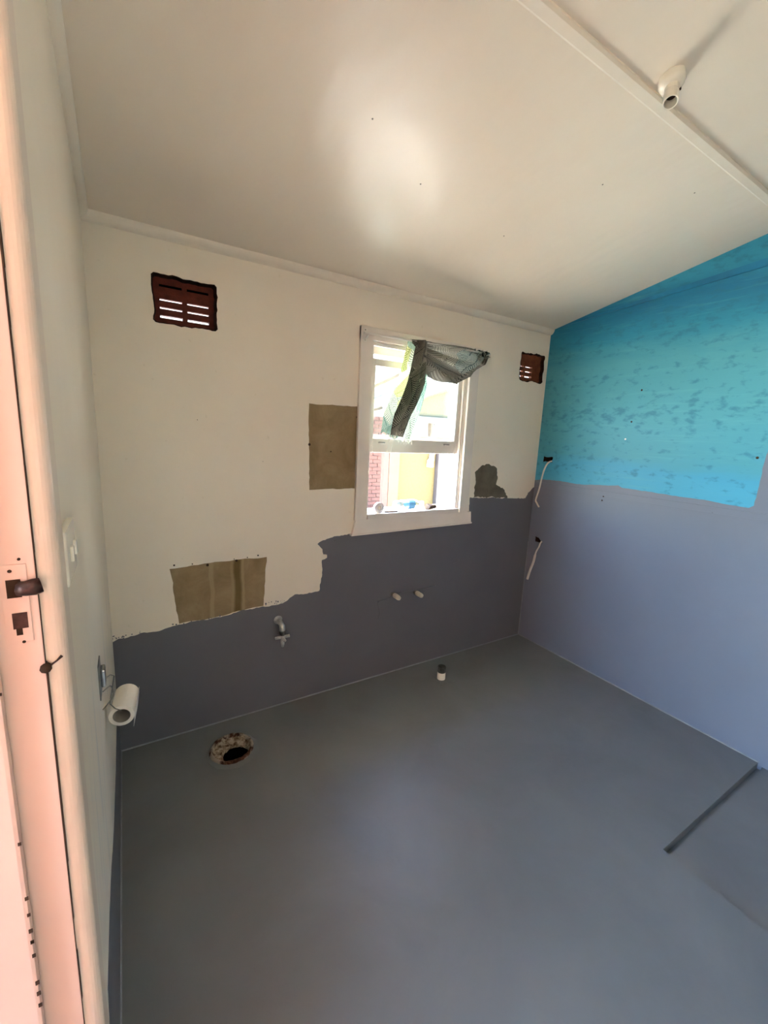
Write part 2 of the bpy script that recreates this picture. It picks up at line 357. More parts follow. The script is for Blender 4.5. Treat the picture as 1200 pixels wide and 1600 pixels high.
# specks of torn paint along the grey edge, and nail holes
rn = random.Random(12)
bm = bmesh.new()
for i in range(46):
    if i < 18: x, z = rn.uniform(0.0, 0.10), 0.517 + rn.uniform(-0.004, 0.018)
    elif i < 34: x, z = rn.uniform(0.625, 0.74), 0.556 + rn.uniform(-0.004, 0.012)
    else: x, z = rn.uniform(0.12, 0.45), 0.536 + rn.uniform(-0.004, 0.006)
    s = rn.uniform(0.001, 0.0035)
    add_box(bm, (x - s, -0.0008, z - s * 0.7), (x + s, 0.0, z + s * rn.uniform(0.6, 1.6)))
from_bm('paint_speck', bm, 'grey', wb)['kind'] = 'stuff'
for x, z, r in ((0.239, 0.806, 0.0042), (0.594, 0.810, 0.0042), (0.372, 0.790, 0.006), (0.310, 0.803, 0.003), (0.496, 0.796, 0.006), (0.545, 0.806, 0.003), (0.486, 0.805, 0.0025), (0.842, 1.332, 0.007), (1.096, 1.474, 0.006), (0.955, 1.30, 0.003), (0.35, 1.42, 0.0018), (0.62, 1.25, 0.0015)):
    lathe('nail_hole', (x, 0.004, z), (0, -1, 0), [(0, r), (0.0052, r * 0.9), (0.0055, 0.0002)], 'chip', wb, 8)
for pts, r in (([(1.262, -0.001, 0.462), (1.34, -0.001, 0.475), (1.42, -0.001, 0.492), (1.50, -0.001, 0.490), (1.60, -0.001, 0.492), (1.673, -0.001, 0.498)], 0.005), ([(1.262, -0.001, 0.455), (1.28, -0.001, 0.40), (1.272, -0.001, 0.36)], 0.003), ([(0.985, -0.001, 0.845), (0.99, -0.001, 0.842)], 0.005), ([(1.79, -0.001, 0.62), (1.85, -0.001, 0.64)], 0.003)):
    tube('paint_ridge', curve_pts(pts, 5), r, 'grey', wb, 6)

# left wall with the doorway
DY0, DY1, DZ = -2.17, -1.401, 2.05
wl = slab('wall_left', [(YF, -0.10), (DY0 - 0.03, -0.10), (DY0 - 0.03, DZ + 0.03), (DY1 + 0.03, DZ + 0.03), (DY1 + 0.03, -0.10), (0.11, -0.10), (0.11, ceil_z(0.11)), (YF, ceil_z(YF))], [], left_map, 0.0, 0.11, 'left')
struct(wl, 'glossy white left wall with switch and toilet roll holder', 'wall')
lg = [(0.0, 0.0), (0.0, 0.25), (-0.191, 0.246), (-0.417, 0.242), (-0.692, 0.268), (-0.865, 0.315), (-0.996, 0.335), (-1.151, 0.333), (-1.175, 0.25), (-1.30, 0.22), (-1.345, 0.21), (-1.345, 0.0)]
slab('grey_paint_coat', rough(lg, 0.02, 0.002, 14, keep=(0, len(lg) - 1, len(lg) - 2)), [], left_map, -0.0009, 0.0, 'grey', wl)
# right wall
hole_1 = rough(rect(-0.122, 1.262, -0.052, 1.300), 0.012, 0.004, 20); hole_2 = rough([(-0.118, 0.715), (-0.060, 0.715), (-0.056, 0.752), (-0.085, 0.746)], 0.010, 0.003, 21)
wr = slab('wall_right', [(YF, -0.10), (0.11, -0.10), (0.11, ceil_z(0.11)), (YF, ceil_z(YF))], [hole_1, hole_2], right_map, 0.0, 0.08, ['teal', 'cavity'], None, 1)
struct(wr, 'mottled teal right wall above a grey painted lower half tinted with skylight blue', 'wall')
box('hole_backing', (W + 0.075, -0.20, 0.6), (W + 0.085, 0.0, 1.4), 'dark', wr)
rb = [(0.0, 1.135), (-0.057, 1.145), (-0.201, 1.151), (-0.352, 1.147), (-0.451, 1.157), (-0.577, 1.170), (-0.601, 1.159), (-0.728, 1.158), (-0.863, 1.152), (-1.0, 1.153), (-1.081, 1.146), (-1.183, 1.143), (-1.200, 1.156), (-1.204, 1.246), (-1.203, 1.322), (-1.210, 1.398), (-1.215, 1.9), (-1.21, ceil_z(-1.21) - 0.002)]
rg = rb + [(YF, ceil_z(YF) - 0.002), (YF, -0.09), (0.0, -0.09)]
slab('grey_paint_coat', rough(rg, 0.016, 0.0016, 22, keep=(len(rb) - 1, len(rb), len(rb) + 1, len(rb) + 2)), [hole_2], right_map, -0.0009, 0.0, 'grey_skytint', wr)
box('joint_strip', (W - 0.006, YF, 1.098), (W, -0.02, 1.126), 'grey_skytint', wr, 0.001)
box('joint_strip', (W - 0.003, YF, 1.083), (W, -0.02, 1.091), 'grey_skytint', wr)
bm = bmesh.new(); q = [(-0.10, 2.112), (-1.2, 2.186), (-1.2, 2.222), (-0.10, 2.117)]
a = [bm.verts.new((W, y, z)) for y, z in q]; b = [bm.verts.new((W - 0.006, y, z)) for y, z in q]
bm.faces.new(a); bm.faces.new(b[::-1])
for i in range(4): bm.faces.new((a[i], a[(i + 1) % 4], b[(i + 1) % 4], b[i]))
from_bm('joint_strip', bm, 'blue_strip', wr)
for y, z, r, mt in ((-0.63, 1.692, 0.005, 'chip'), (-0.60, 1.525, 0.005, 'chip'), (-0.58, 1.43, 0.005, 'pvc'), (-1.178, 1.368, 0.006, 'chip'), (-0.50, 1.093, 0.005, 'chip'), (-0.495, 1.07, 0.005, 'chip'), (-1.05, 1.10, 0.004, 'chip'), (-1.02, 2.20, 0.004, 'pvc'), (-0.90, 0.75, 0.004, 'grey_skytint')):
    lathe('nail_hole', (W + 0.002, y, z), (-1, 0, 0), [(0, r), (0.0032, r), (0.0035, 0.0002)], mt, wr, 8)
# front wall behind the camera, ceiling, floor
struct(box('wall_front', (-0.11, YF - 0.1, -0.1), (W + 0.08, YF, 2.75), 'wall'), 'cream painted front wall behind the viewer', 'wall')
ce = struct(slab('ceiling', rect(-0.11, YF - 0.1, W + 0.08, 0.11), [], ceil_map, 0.0, 0.04, 'ceil'), 'glossy cream sloping ceiling with cover strip', 'ceiling')
for px in ((0.72, -0.75), (0.98, -0.62), (1.55, -0.9), (1.45, -0.55), (1.9, -1.03)):
    lathe('nail_spot', (px[0], px[1], ceil_z(px[1]) + 0.001), (0, -S, -1), [(0, 0.003), (0.002, 0.0025), (0.0025, 0.0002)], 'card', ce, 8)
dh = [(0.416 + 0.086 * math.cos(t * math.pi / 18), -0.215 + 0.086 * math.sin(t * math.pi / 18)) for t in range(36)]
RX, RY, RD = 1.632, -1.405, 0.014
fl = slab('floor', [(0, YF), (RX, YF), (RX, RY), (W, RY + 0.002), (W, 0), (0, 0)], [dh], floor_map, 0.0, 0.10, 'floor')
struct(fl, 'satin grey waterproofed floor with a slightly sunken corner', 'floor')
groove = [(RX + 0.003, RY - 0.016)] + [(RX + (W - RX) * k / 24, RY - 0.014 - 0.005 * random.random()) for k in range(1, 24)] + [(W, RY - 0.014)]
slab('sunken_floor', [(RX + 0.003, YF), (W, YF)] + groove[::-1], [], floor_map, RD, 0.10, 'floor', fl)
slab('groove_bottom', [(RX, RY - 0.03), (W, RY - 0.03), (W, RY + 0.01), (RX, RY + 0.01)], [], floor_map, 0.032, 0.10, 'floor', fl)

# trims: cornices, ceiling cover strip, sealant seams
def quad_strip(name, p0, p1, n1, n2, r, mat, segs=6):
    """quarter round bead along p0-p1 in the corner between directions n1 and n2"""
    prof = [Vector((0, 0, 0))] + [Vector(n1) * r * math.cos(k * math.pi / 2 / segs) + Vector(n2) * r * math.sin(k * math.pi / 2 / segs) for k in range(segs + 1)]
    return loft(name, [[Vector(p0) + q for q in prof], [Vector(p1) + q for q in prof]], mat, None, True, (True, True), False)
cn = Vector((0, -S, -1)).normalized(); cy = Vector((0, -1, S)).normalized()
struct(quad_strip('trim_1', (0.0, 0, H), (W, 0, H), (0, 0, -1), cy, 0.027, 'trim'), 'cream quarter round cornice along the back wall', 'cornice')
struct(quad_strip('trim_2', (0, -0.0, ceil_z(0)), (0, YF, ceil_z(YF)), (1, 0, 0), (0, 0, -1), 0.024, 'trim'), 'cream quarter round cornice along the left wall', 'cornice')
bw, bt, yb = 0.034, 0.011, -1.147
prof = [(-bw / 2, 0), (-bw / 2, bt * 0.55), (-bw / 2 + 0.006, bt), (bw / 2 - 0.006, bt), (bw / 2, bt * 0.55), (bw / 2, 0)]
t3 = loft('trim_3', [[Vector((x, yb, ceil_z(yb))) + cy * u + cn * v for u, v in prof] for x in (0.0, W)], 'trim', None, True, (True, True), False)
struct(t3, 'cream cover strip running across the sloping ceiling', 'cover strip')
def seam(name, p0, p1, n1, n2, r, label):
    struct(quad_strip(name, p0, p1, n1, n2, r, 'seam', 2), label, 'sealant seam')
seam('trim_4', (0, -0.0009, 0), (W, -0.0009, 0), (0, -1, 0), (0, 0, 1), 0.0045, 'pale grey sealant seam at the foot of back wall')
seam('trim_5', (W - 0.0009, 0, 0), (W - 0.0009, RY, 0), (-1, 0, 0), (0, 0, 1), 0.0045, 'pale grey sealant seam at the foot of right wall')
seam('trim_6', (W - 0.0009, -0.0009, 0), (W - 0.0009, -0.0009, 0.70), (-1, 0, 0), (0, -1, 0), 0.004, 'thin vertical sealant seam in the grey corner')
seam('trim_7', (0.0009, 0, 0), (0.0009, -1.40, 0), (1, 0, 0), (0, 0, 1), 0.004, 'faint sealant seam at the foot of left wall')

# ------------------------------------------------------------------ doorway frame
dr = struct(empty('door_1'), 'pinkish white painted door frame with old latch cut-outs', 'door frame')
def door_side(y, s):            # s = +1: frame side whose face looks towards -y
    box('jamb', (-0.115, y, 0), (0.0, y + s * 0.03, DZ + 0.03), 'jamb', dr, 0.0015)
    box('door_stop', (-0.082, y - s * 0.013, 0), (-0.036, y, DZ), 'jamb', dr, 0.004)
    bm = bmesh.new()
    z1 = DZ + 0.06; ya, yb_ = y + s * 0.003, y + s * 0.062
    prof = [(0.0, ya), (0.004, ya)] + [(0.004 + 0.015 * math.sin(k * math.pi / 14), ya + s * 0.013 * (1 - math.cos(k * math.pi / 14))) for k in range(1, 8)] + [(0.0185, yb_ - s * 0.008), (0.014, yb_), (0.0, yb_)]
    return loft('architrave', [[Vector((px, py, z)) for px, py in prof] for z in (0.0, z1)], 'arch', dr, True, (True, True), False)
door_side(DY1, 1); door_side(DY0, -1)
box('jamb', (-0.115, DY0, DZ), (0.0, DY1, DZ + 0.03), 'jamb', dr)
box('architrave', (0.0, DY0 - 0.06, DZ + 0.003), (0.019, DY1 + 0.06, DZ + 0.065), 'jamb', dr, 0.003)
box('threshold', (-0.13, DY0, -0.10), (0.0, DY1, 0.004), 'timber2', dr, 0.002)
# crack between jamb and architrave, latch cut-outs, strike plate
bm = bmesh.new(); z = 0.0; rn = random.Random(3)
while z < 2.0:
    dz = rn.uniform(0.03, 0.09); w = rn.uniform(0.0007, 0.0016)
    add_box(bm, (-0.0008, DY1 - 0.0006, z), (-0.0008 + w, DY1 + 0.004, z + dz)); z += dz
from_bm('crack', bm, 'chip', dr)
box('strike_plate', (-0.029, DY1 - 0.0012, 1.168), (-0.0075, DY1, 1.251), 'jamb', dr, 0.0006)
lt = box('latch_cutout', (-0.0245, DY1 - 0.0018, 1.2165), (-0.013, DY1 - 0.0004, 1.2355), 'chip', dr)
tube('latch_tongue', [(-0.0145, DY1 - 0.003, 1.226), (-0.009, DY1 - 0.005, 1.226), (-0.002, DY1 - 0.006, 1.227), (0.0035, DY1 - 0.0045, 1.228)], [0.0075, 0.0078, 0.0088, 0.0078], 'brown_latch', dr, 8)
box('bolt_cutout', (-0.0225, DY1 - 0.0018, 1.183), (-0.0105, DY1 - 0.0004, 1.200), 'brown_latch', dr)
box('bolt_cutout', (-0.0205, DY1 - 0.0018, 1.176), (-0.0155, DY1 - 0.0004, 1.1835), 'chip', dr)
for x, z, r in ((-0.0205, 1.2445, 0.0018), (-0.0125, 1.256, 0.0014), (-0.0155, 1.168, 0.0016)):
    lathe('screw_hole', (x, DY1 + 0.0005, z), (0, -1, 0), [(0, r), (0.0019, r), (0.002, 0.0001)], 'chip', dr, 8)
lathe('knot_hole', (-0.001, DY1 + 0.004, 1.134), (0.1, -1, 0), [(0, 0.005), (0.006, 0.0055), (0.0065, 0.0002)], 'chip', dr, 9)
tube('splinter', [(0.002, DY1 - 0.0005, 1.135), (0.009, DY1 + 0.002, 1.139), (0.0135, DY1 + 0.003, 1.143)], [0.0012, 0.001, 0.0018], 'brown_latch', dr, 6)
rn = random.Random(8)
for k in range(16):
    z = rn.uniform(0.62, 1.12); s = rn.uniform(0.0008, 0.0018)
    box('paint_chip', (-0.0365 - s, DY1 - 0.0136, z), (-0.0355 + s * 0.5, DY1 - 0.0128, z + s * 3), 'chip', dr)

# ------------------------------------------------------------------ window
wn = struct(empty('window_1'), 'cream painted double hung timber window with raised lower sash', 'window')
X0, Z0, X1, Z1 = WIN
A = 'winpaint'
box('architrave', (1.092, -0.018, 0.945), (X0 - 0.004, 0.0, 1.905), A, wn, 0.003)
box('architrave', (X1 + 0.010, -0.018, 0.945), (1.872, 0.0, 1.905), A, wn, 0.003)
box('architrave', (1.092, -0.019, Z1 + 0.003), (1.872, 0.0, 1.908), A, wn, 0.003)
slab('apron', [(1.078, 0.870), (1.905, 0.879), (1.898, 0.950), (1.098, 0.950)], [], back_map, -0.019, 0.0, A, wn)
slab('apron_bead', [(1.072, 0.866), (1.908, 0.876), (1.908, 0.884), (1.072, 0.874)], [], back_map, -0.024, 0.0, A, wn)
# linings of the opening, stool and outer sill
box('lining', (1.135, 0.0, 0.945), (X0, 0.112, 1.875), A, wn)
box('lining', (X1, 0.0, 0.945), (1.825, 0.112, 1.875), A, wn)
box('lining', (X0, 0.0, Z1), (X1, 0.112, 1.875), A, wn)
box('stool', (X0, -0.021, 0.945), (X1, 0.045, Z0), A, wn, 0.003)
box('outer_sill', (1.10, 0.045, 0.925), (1.86, 0.20, Z0 - 0.008), A, wn, 0.004)
for x, s in ((X0, 1), (X1, -1)):
    box('stop_bead', (x, 0.004, Z0), (x + s * 0.012, 0.020, Z1), A, wn, 0.002)
    box('parting_bead', (x, 0.056, Z0), (x + s * 0.012, 0.064, Z1), A, wn, 0.002)
    box('parting_bead', (x, 0.098, Z0), (x + s * 0.014, 0.110, Z1), A, wn, 0.002)
box('stop_bead', (X0, 0.004, Z1 - 0.016), (X1, 0.020, Z1), A, wn, 0.002)
def sash(name, y0, y1, z0, z1, bot, top, st=0.042):
    s = empty(name); s.parent = wn
    xa, xb = X0 + 0.002, X1 - 0.002
    box('stile', (xa, y0, z0), (xa + st, y1, z1), A, s, 0.003); box('stile', (xb - st, y0, z0), (xb, y1, z1), A, s, 0.003)
    box('bottom_rail', (xa + st, y0, z0), (xb - st, y1, z0 + bot), A, s, 0.003); box('top_rail', (xa + st, y0, z1 - top), (xb - st, y1, z1), A, s, 0.003)
    ym = (y0 + y1) / 2
    box('pane', (xa + st, ym - 0.0015, z0 + bot), (xb - st, ym + 0.0015, z1 - top), 'glass', s)
    return s
s_in = sash('sash', 0.022, 0.054, 1.300, 1.772, 0.072, 0.034, 0.036)
for x in (1.255, 1.695):
    l = tube('sash_lift', [(x - 0.018, 0.020, 1.352), (x - 0.012, 0.008, 1.352), (x + 0.012, 0.008, 1.352), (x + 0.018, 0.020, 1.352)], 0.004, 'dullsteel', s_in, 8)
sash('sash', 0.065, 0.097, 1.36, Z1, 0.034, 0.045, 0.036)
# curtain rod on two little brackets
rod = empty('curtain_rod'); tag(rod, 'thin white curtain rod on brackets across the window top', 'curtain rod')
tube('rod', [(1.084, -0.062, 1.865), (1.905, -0.062, 1.873)], 0.0055, 'pvc', rod, 10)
for x in (1.112, 1.880):
    b = box('bracket', (x - 0.010, -0.0225, 1.835), (x + 0.010, -0.0195, 1.895), 'pvc', rod, 0.001)
    tube('bracket_arm', [(x, -0.021, 1.845), (x, -0.062, 1.862)], 0.005, 'pvc', rod, 8)
    for z in (1.842, 1.888): lathe('screw', (x, -0.0215, z), (0, -1, 0), [(0, 0.0035), (0.002, 0.003), (0.0025, 0.0002)], 'dullsteel', rod, 8)

# curtain: palm leaf print fabric, gathered on the rod and twisted into a hanging tail
def frond_col(u, v, seed, base):
    """palm leaf print: overlapping leaves, each a midrib with slanted leaflets, in cloth metres"""
    c = base
    for (ox, oy, ang, L, wd_, col, gap) in FRONDS[seed]:
        dx, dy = u - ox, v - oy; ca, sa = math.cos(ang), math.sin(ang)
        s = dx * ca + dy * sa; t = -dx * sa + dy * ca
        if 0 < s < L:
            ww = wd_ * (0.35 + 0.65 * math.sin(math.pi * (0.12 + 0.84 * s / L)))
            if abs(t) < ww:
                ph = (s - abs(t) * 1.15 + 12 * t * t) / (0.0095 + 0.02 * (wd_ - 0.035) + 0.003 * math.sin(ox * 90))
                fr = ph - math.floor(ph)
                c = col if (abs(t) < 0.0018 or fr < 0.46) else gap
    return c
FRONDS = {}  # green tail colours hold the backlight, grey fold and swag colours the shade
rf = random.Random(21)
for sd, pairs, n in (('tail', [('7d8f4c', 'c9cd94'), ('66887a', 'b6c8b4'), ('93a058', 'd9dba8'), ('4c6f62', 'a3bba8'), ('7f937c', 'dcdfd0')], 34),
                     ('fold', [('2a2c2a', '7f7c73'), ('34362f', '76746b'), ('3a3b37', '8a877d'), ('2b302d', '686860')], 34),
                     ('swag', [('4a4b47', '88867d'), ('55564f', '98958b'), ('6a6860', '8b8980'), ('33413f', '88908a'), ('74726a', '97958b')], 38)):
    FRONDS[sd] = []
    for _ in range(n):
        a_, b_ = rf.choice(pairs)
        FRONDS[sd].append((rf.uniform(-0.08, 0.34), rf.uniform(-0.08, 0.50), rf.uniform(0.3, 1.3) if rf.random() < 0.6 else rf.uniform(1.8, 2.9), rf.uniform(0.14, 0.26), rf.uniform(0.035, 0.065), lin(a_), lin(b_)))
FRONDS['swag'] += [(0.27, 0.02, 2.0, 0.16, 0.05, lin('12282e'), lin('9aa39c')), (0.33, 0.05, 2.3, 0.18, 0.05, lin('14303a'), lin('aab0a8')), (0.30, -0.02, 1.2, 0.2, 0.05, lin('101c20'), lin('8d938c'))]
def cloth(name, f, nu, nv, su, sv, seed, base, parent):
    V = [f(i / nu, j / nv) for j in range(nv + 1) for i in range(nu + 1)]
    F = [(j * (nu + 1) + i, j * (nu + 1) + i + 1, (j + 1) * (nu + 1) + i + 1, (j + 1) * (nu + 1) + i) for j in range(nv) for i in range(nu)]
    me = bpy.data.meshes.new(name); me.from_pydata(V, [], F)
    at = me.color_attributes.new('print', 'FLOAT_COLOR', 'POINT')
    for j in range(nv + 1):
        for i in range(nu + 1):
            at.data[j * (nu + 1) + i].color = frond_col(i / nu * su, j / nv * sv, seed, base)
    return link(name, me, 'fabric', parent, True)
def lerp_curve(pts, t):
    for (a, pa), (b, pb) in zip(pts, pts[1:]):
        if t <= b:
            k = (t - a) / (b - a); k = k * k * (3 - 2 * k) * 0.4 + k * 0.6
            return tuple(pa[i] + (pb[i] - pa[i]) * k for i in range(len(pa)))
    return pts[-1][1]
cu = empty('curtain'); tag(cu, 'green palm leaf print curtain twisted up on the window rod', 'curtain')
TL = [(0, (1.345, 1.868)), (0.3, (1.305, 1.715)), (0.55, (1.262, 1.60)), (0.78, (1.222, 1.50)), (1, (1.212, 1.398))]
TR = [(0, (1.440, 1.862)), (0.3, (1.462, 1.705)), (0.42, (1.468, 1.66)), (0.75, (1.437, 1.51)), (1, (1.392, 1.362))]
def f_tail(u, v):
    a = lerp_curve(TL, v); b = lerp_curve(TR, v)
    x = a[0] + (b[0] - a[0]) * u; z = a[1] + (b[1] - a[1]) * u
    y = -0.058 + 0.010 * math.sin(u * 17 + v * 2.5) * (0.4 + v) + 0.010 * math.cos(u * 6.3) - 0.012 * math.sin(math.pi * v)
    if v > 0.93: z += 0.010 * math.sin(u * 43) * (v - 0.93) / 0.07; y -= 0.012 * math.sin(u * 29) * (v - 0.93) / 0.07
    return (x, y, z)
cloth('tail', f_tail, 170, 300, 0.30, 0.52, 'tail', lin('dfe3cf'), cu)
def f_fold(u, v):
    a = lerp_curve(TL, v); b = lerp_curve(TR, v)
    u0 = 0.30 - 0.10 * v + 0.18 * max(0, 0.35 - v); u1 = 0.98 - 0.36 * v ** 1.2
    k = u0 + (u1 - u0) * u; x = a[0] + (b[0] - a[0]) * k; z = a[1] + (b[1] - a[1]) * k
    y = -0.078 - 0.026 * math.sin(math.pi * u) - 0.022 * abs(math.sin(u * 5.2 + v * 1.2)) * math.sin(math.pi * u) + 0.006 * math.sin(v * 9)
    return (x, y, z + 0.004)
cloth('tail_fold', f_fold, 130, 300, 0.20, 0.52, 'fold', lin('8d8a80'), cu)
ST = [(0, (1.350, 1.875)), (0.5, (1.60, 1.882)), (0.85, (1.80, 1.886)), (1, (1.872, 1.880))]
SB = [(0, (1.400, 1.760)), (0.12, (1.452, 1.712)), (0.35, (1.545, 1.684)), (0.6, (1.655, 1.682)), (0.8, (1.775, 1.742)), (0.93, (1.830, 1.800)), (1, (1.862, 1.845))]
def f_swag(u, v):
    a = lerp_curve(ST, u); b = lerp_curve(SB, u); vv = min(v / 0.78, 1.0)
    x = a[0] + (b[0] - a[0]) * vv; z = a[1] + (b[1] - a[1]) * vv
    ang = math.atan2(1.87 - z, x - 1.33)                     # folds fan out of the knot at the left
    y = -0.064 - 0.050 * math.sin(math.pi * min(vv, 1) * 0.86) * (0.45 + 0.55 * math.sin(math.pi * min(1, u * 1.1 + 0.05)))
    y += 0.030 * (abs(math.sin(ang * 9 + 2.2 * u)) - 0.5) * (0.3 + 0.7 * vv) + 0.009 * math.sin(ang * 31 + u * 9)
    if u > 0.72:
        k = (u - 0.72) / 0.28; y += 0.016 * k * math.sin(v * 26 + u * 30); z += 0.010 * k * math.sin(u * 70 + v * 9); x += 0.007 * k * math.sin(v * 31)
    if v > 0.78:
        k = (v - 0.78) / 0.22; y += 0.045 * k + 0.0; z += 0.05 * k * k + 0.004 * math.sin(u * 60) * math.sin(math.pi * k)
    return (x, y, z)
cloth('swag', f_swag, 280, 220, 0.34, 0.32, 'swag', lin('97958b'), cu)
bm = bmesh.new(); rn = random.Random(5)
for k in range(26):          # frayed threads at the hem of the tail
    x = rn.uniform(1.225, 1.392); z = 1.398 - (x - 1.212) * 0.2
    add_tube(bm, [(x, -0.066, z + 0.008), (x + rn.uniform(-.006, .006), -0.07, z - 0.006), (x + rn.uniform(-.012, .012), -0.07, z - rn.uniform(0.012, 0.028))], 0.0011, 4)
from_bm('frayed_thread', bm, 'paper', cu)['kind'] = 'stuff'
tube('cord', curve_pts([(1.262, -0.065, 1.395), (1.258, -0.04, 1.34), (1.262, -0.03, 1.302)], 5), 0.0012, 'pvc', cu, 6)
tube('cord', curve_pts([(1.285, -0.065, 1.39), (1.282, -0.04, 1.33), (1.286, -0.03, 1.305)], 5), 0.0012, 'pvc', cu, 6)

# things on the sill
bt_ = empty('water_bottle'); tag(bt_, 'clear plastic water bottle with blue label lying on window sill', 'bottle')
bx, by, bz = 1.372, 0.045, Z0 + 0.0295
lathe('body', (bx, by, bz), (1, 0.06, 0), [(0.0, 0.010), (0.002, 0.022), (0.010, 0.028), (0.03, 0.0285), (0.034, 0.0265), (0.040, 0.0285), (0.075, 0.0285), (0.079, 0.027), (0.085, 0.0285), (0.135, 0.0285), (0.150, 0.026), (0.172, 0.017), (0.185, 0.013), (0.196, 0.013)], 'clear', bt_, 24)
lathe('label', (bx, by, bz), (1, 0.06, 0), [(0.088, 0.0288), (0.132, 0.0288)], 'label', bt_, 24)
lathe('cap', (bx, by, bz), (1, 0.06, 0), [(0.192, 0.0145), (0.208, 0.0145), (0.2085, 0.001)], 'tape', bt_, 20)
rag = loft('crumpled_paper', [[Vector((1.575 + 0.030 * k, 0.010 + 0.03 * math.cos(a) * (1 - 0.16 * k) * (1 + 0.16 * math.sin(3 * a + k)), Z0 + 0.0165 + 0.0165 * math.sin(a) * (1 - 0.2 * k) * (1 if math.sin(a) < 0 else 1 + 0.25 * math.sin(5 * a + 2 * k)))) for a in [2 * math.pi * i / 16 for i in range(16)]] for k in range(3)], 'kraft', None, True, (True, True), False)
tag(rag, 'small dark brown crumpled scrap beside the bottle neck', 'scrap')
tp = empty('tape_roll'); tag(tp, 'small white tape roll standing at left end of window sill', 'tape roll')
tc = (1.248, -0.002, Z0 + 0.028)
loft('reel', [circle(Vector(tc) + Vector((0, t, 0)), r, (0, 1, 0), 28) for t, r in ((0, 0.012), (0, 0.028), (0.022, 0.028), (0.022, 0.012), (0, 0.012))], 'tape', tp)
loft('core', [circle(Vector(tc) + Vector((0, t, 0)), r, (0, 1, 0), 24) for t, r in ((0.003, 0.0005), (0.003, 0.0118), (0.020, 0.0118))], 'paper', tp)
pk = tube('paint_stick', [(1.285, 0.005, Z0 + 0.004), (1.36, -0.008, Z0 + 0.004)], 0.004, 'timber', None, 6)
tag(pk, 'short thin wooden stick lying between tape roll and bottle', 'stick')

# ------------------------------------------------------------------ wall vents
def vent(x0, z0, x1, z1, depth, mat, label, cols, rows):
    v = empty('wall_vent'); tag(v, label, 'vent', 'terracotta wall vents')
    poly = vent_a if x0 < 1 else vent_b
    inner = [(min(max(px, x0 + 0.012), x1 - 0.012), min(max(pz, z0 + 0.012), z1 - 0.012)) for px, pz in poly]
    # ragged edge of the hole, cut back through the wall
    bm = bmesh.new(); n = len(poly); cx, cz = (x0 + x1) / 2, (z0 + z1) / 2
    R = []
    for (d, k) in ((-0.0012, 1.022), (-0.001, 0.985), (0.02, 0.965), (depth, 0.955)):
        R.append([bm.verts.new((cx + (px - cx) * k, d, cz + (pz - cz) * k)) for px, pz in poly])
    for a, b in zip(R, R[1:]):
        for i in range(n): bm.faces.new((a[i], a[(i + 1) % n], b[(i + 1) % n], b[i]))
    from_bm('hole_edge', bm, 'cavity', v)
    fw = (x1 - x0); fh = (z1 - z0); mx, mz = 0.11 * fw, 0.10 * fh
    holes = []
    for (a, b) in cols: holes.append(rect(x0 + a * fw, z0 + 0.14 * fh, x0 + b * fw, z0 + 0.66 * fh))
    slab('frame', rect(x0 - 0.006, z0 - 0.006, x1 + 0.006, z1 + 0.006), holes, back_map, depth, depth + 0.022, mat, v)
    if x0 < 1:
        for (a, b) in cols: box('blocked_slot', (x0 + a * fw, depth - 0.0005, z0 + 0.79 * fh), (x0 + b * fw, depth + 0.01, z0 + 0.84 * fh), 'dark', v)
    for (a, b) in cols:
        zz0, zz1 = z0 + 0.14 * fh, z0 + 0.66 * fh; pitch = (zz1 - zz0) / rows
        for k in range(rows):
            zc = zz0 + pitch * (k + 0.72)
            bm = bmesh.new(); vs = add_box(bm, (x0 + a * fw, depth + 0.001, zc - pitch * 0.39), (x0 + b * fw, depth + 0.020, zc + pitch * 0.39))
            from_bm('slat', bm, mat, v)
    return v
vent(0.208, 1.780, 0.436, 1.953, 0.030, 'terra', 'larger dark red terracotta vent high up near the left corner', ((0.11, 0.46), (0.54, 0.89)), 3)
vent(2.230, 1.772, 2.447, 1.940, 0.022, 'terra2', 'smaller looking brown terracotta vent beside the teal wall', ((0.05, 0.26), (0.32, 0.62)), 3)

# ------------------------------------------------------------------ plumbing
dp = empty('toilet_drain'); tag(dp, 'open crusted toilet drain pipe in the grey floor', 'drain')
dx, dy = 0.416, -0.215
def ring(cx, cy, z, r, n=40, jit=0.0, seed=0):
    rr = random.Random(seed); out = []
    for k in range(n):
        a = 2 * math.pi * k / n; q = r * (1 + jit * rr.uniform(-1, 1)); out.append(Vector((cx + q * math.cos(a), cy + q * math.sin(a), z + jit * 0.06 * rr.uniform(-1, 1))))
    return out
loft('rim', [ring(dx, dy, -0.002, 0.094, 40, 0.01, 1), ring(dx, dy, 0.010, 0.091, 40, 0.015, 2), ring(dx, dy, 0.018, 0.087, 40, 0.02, 3), ring(dx, dy, 0.017, 0.081, 40, 0.02, 4), ring(dx, dy, 0.004, 0.077, 40, 0.02, 5)], 'rim', dp)
loft('mortar_lining', [ring(dx, dy, 0.013, 0.082, 40, 0.025, 6), ring(dx + 0.002, dy - 0.004, 0.000, 0.078, 40, 0.04, 7), ring(dx + 0.008, dy - 0.010, -0.006, 0.068, 40, 0.05, 8), ring(dx + 0.014, dy - 0.016, -0.010, 0.057, 40, 0.05, 9), ring(dx + 0.014, dy - 0.016, -0.024, 0.055, 40, 0.03, 10)], 'crust', dp)
loft('pipe', [ring(dx + 0.014, dy - 0.016, -0.018, 0.0570), ring(dx + 0.014, dy - 0.016, -0.25, 0.055)], 'dark', dp, True, (False, True))
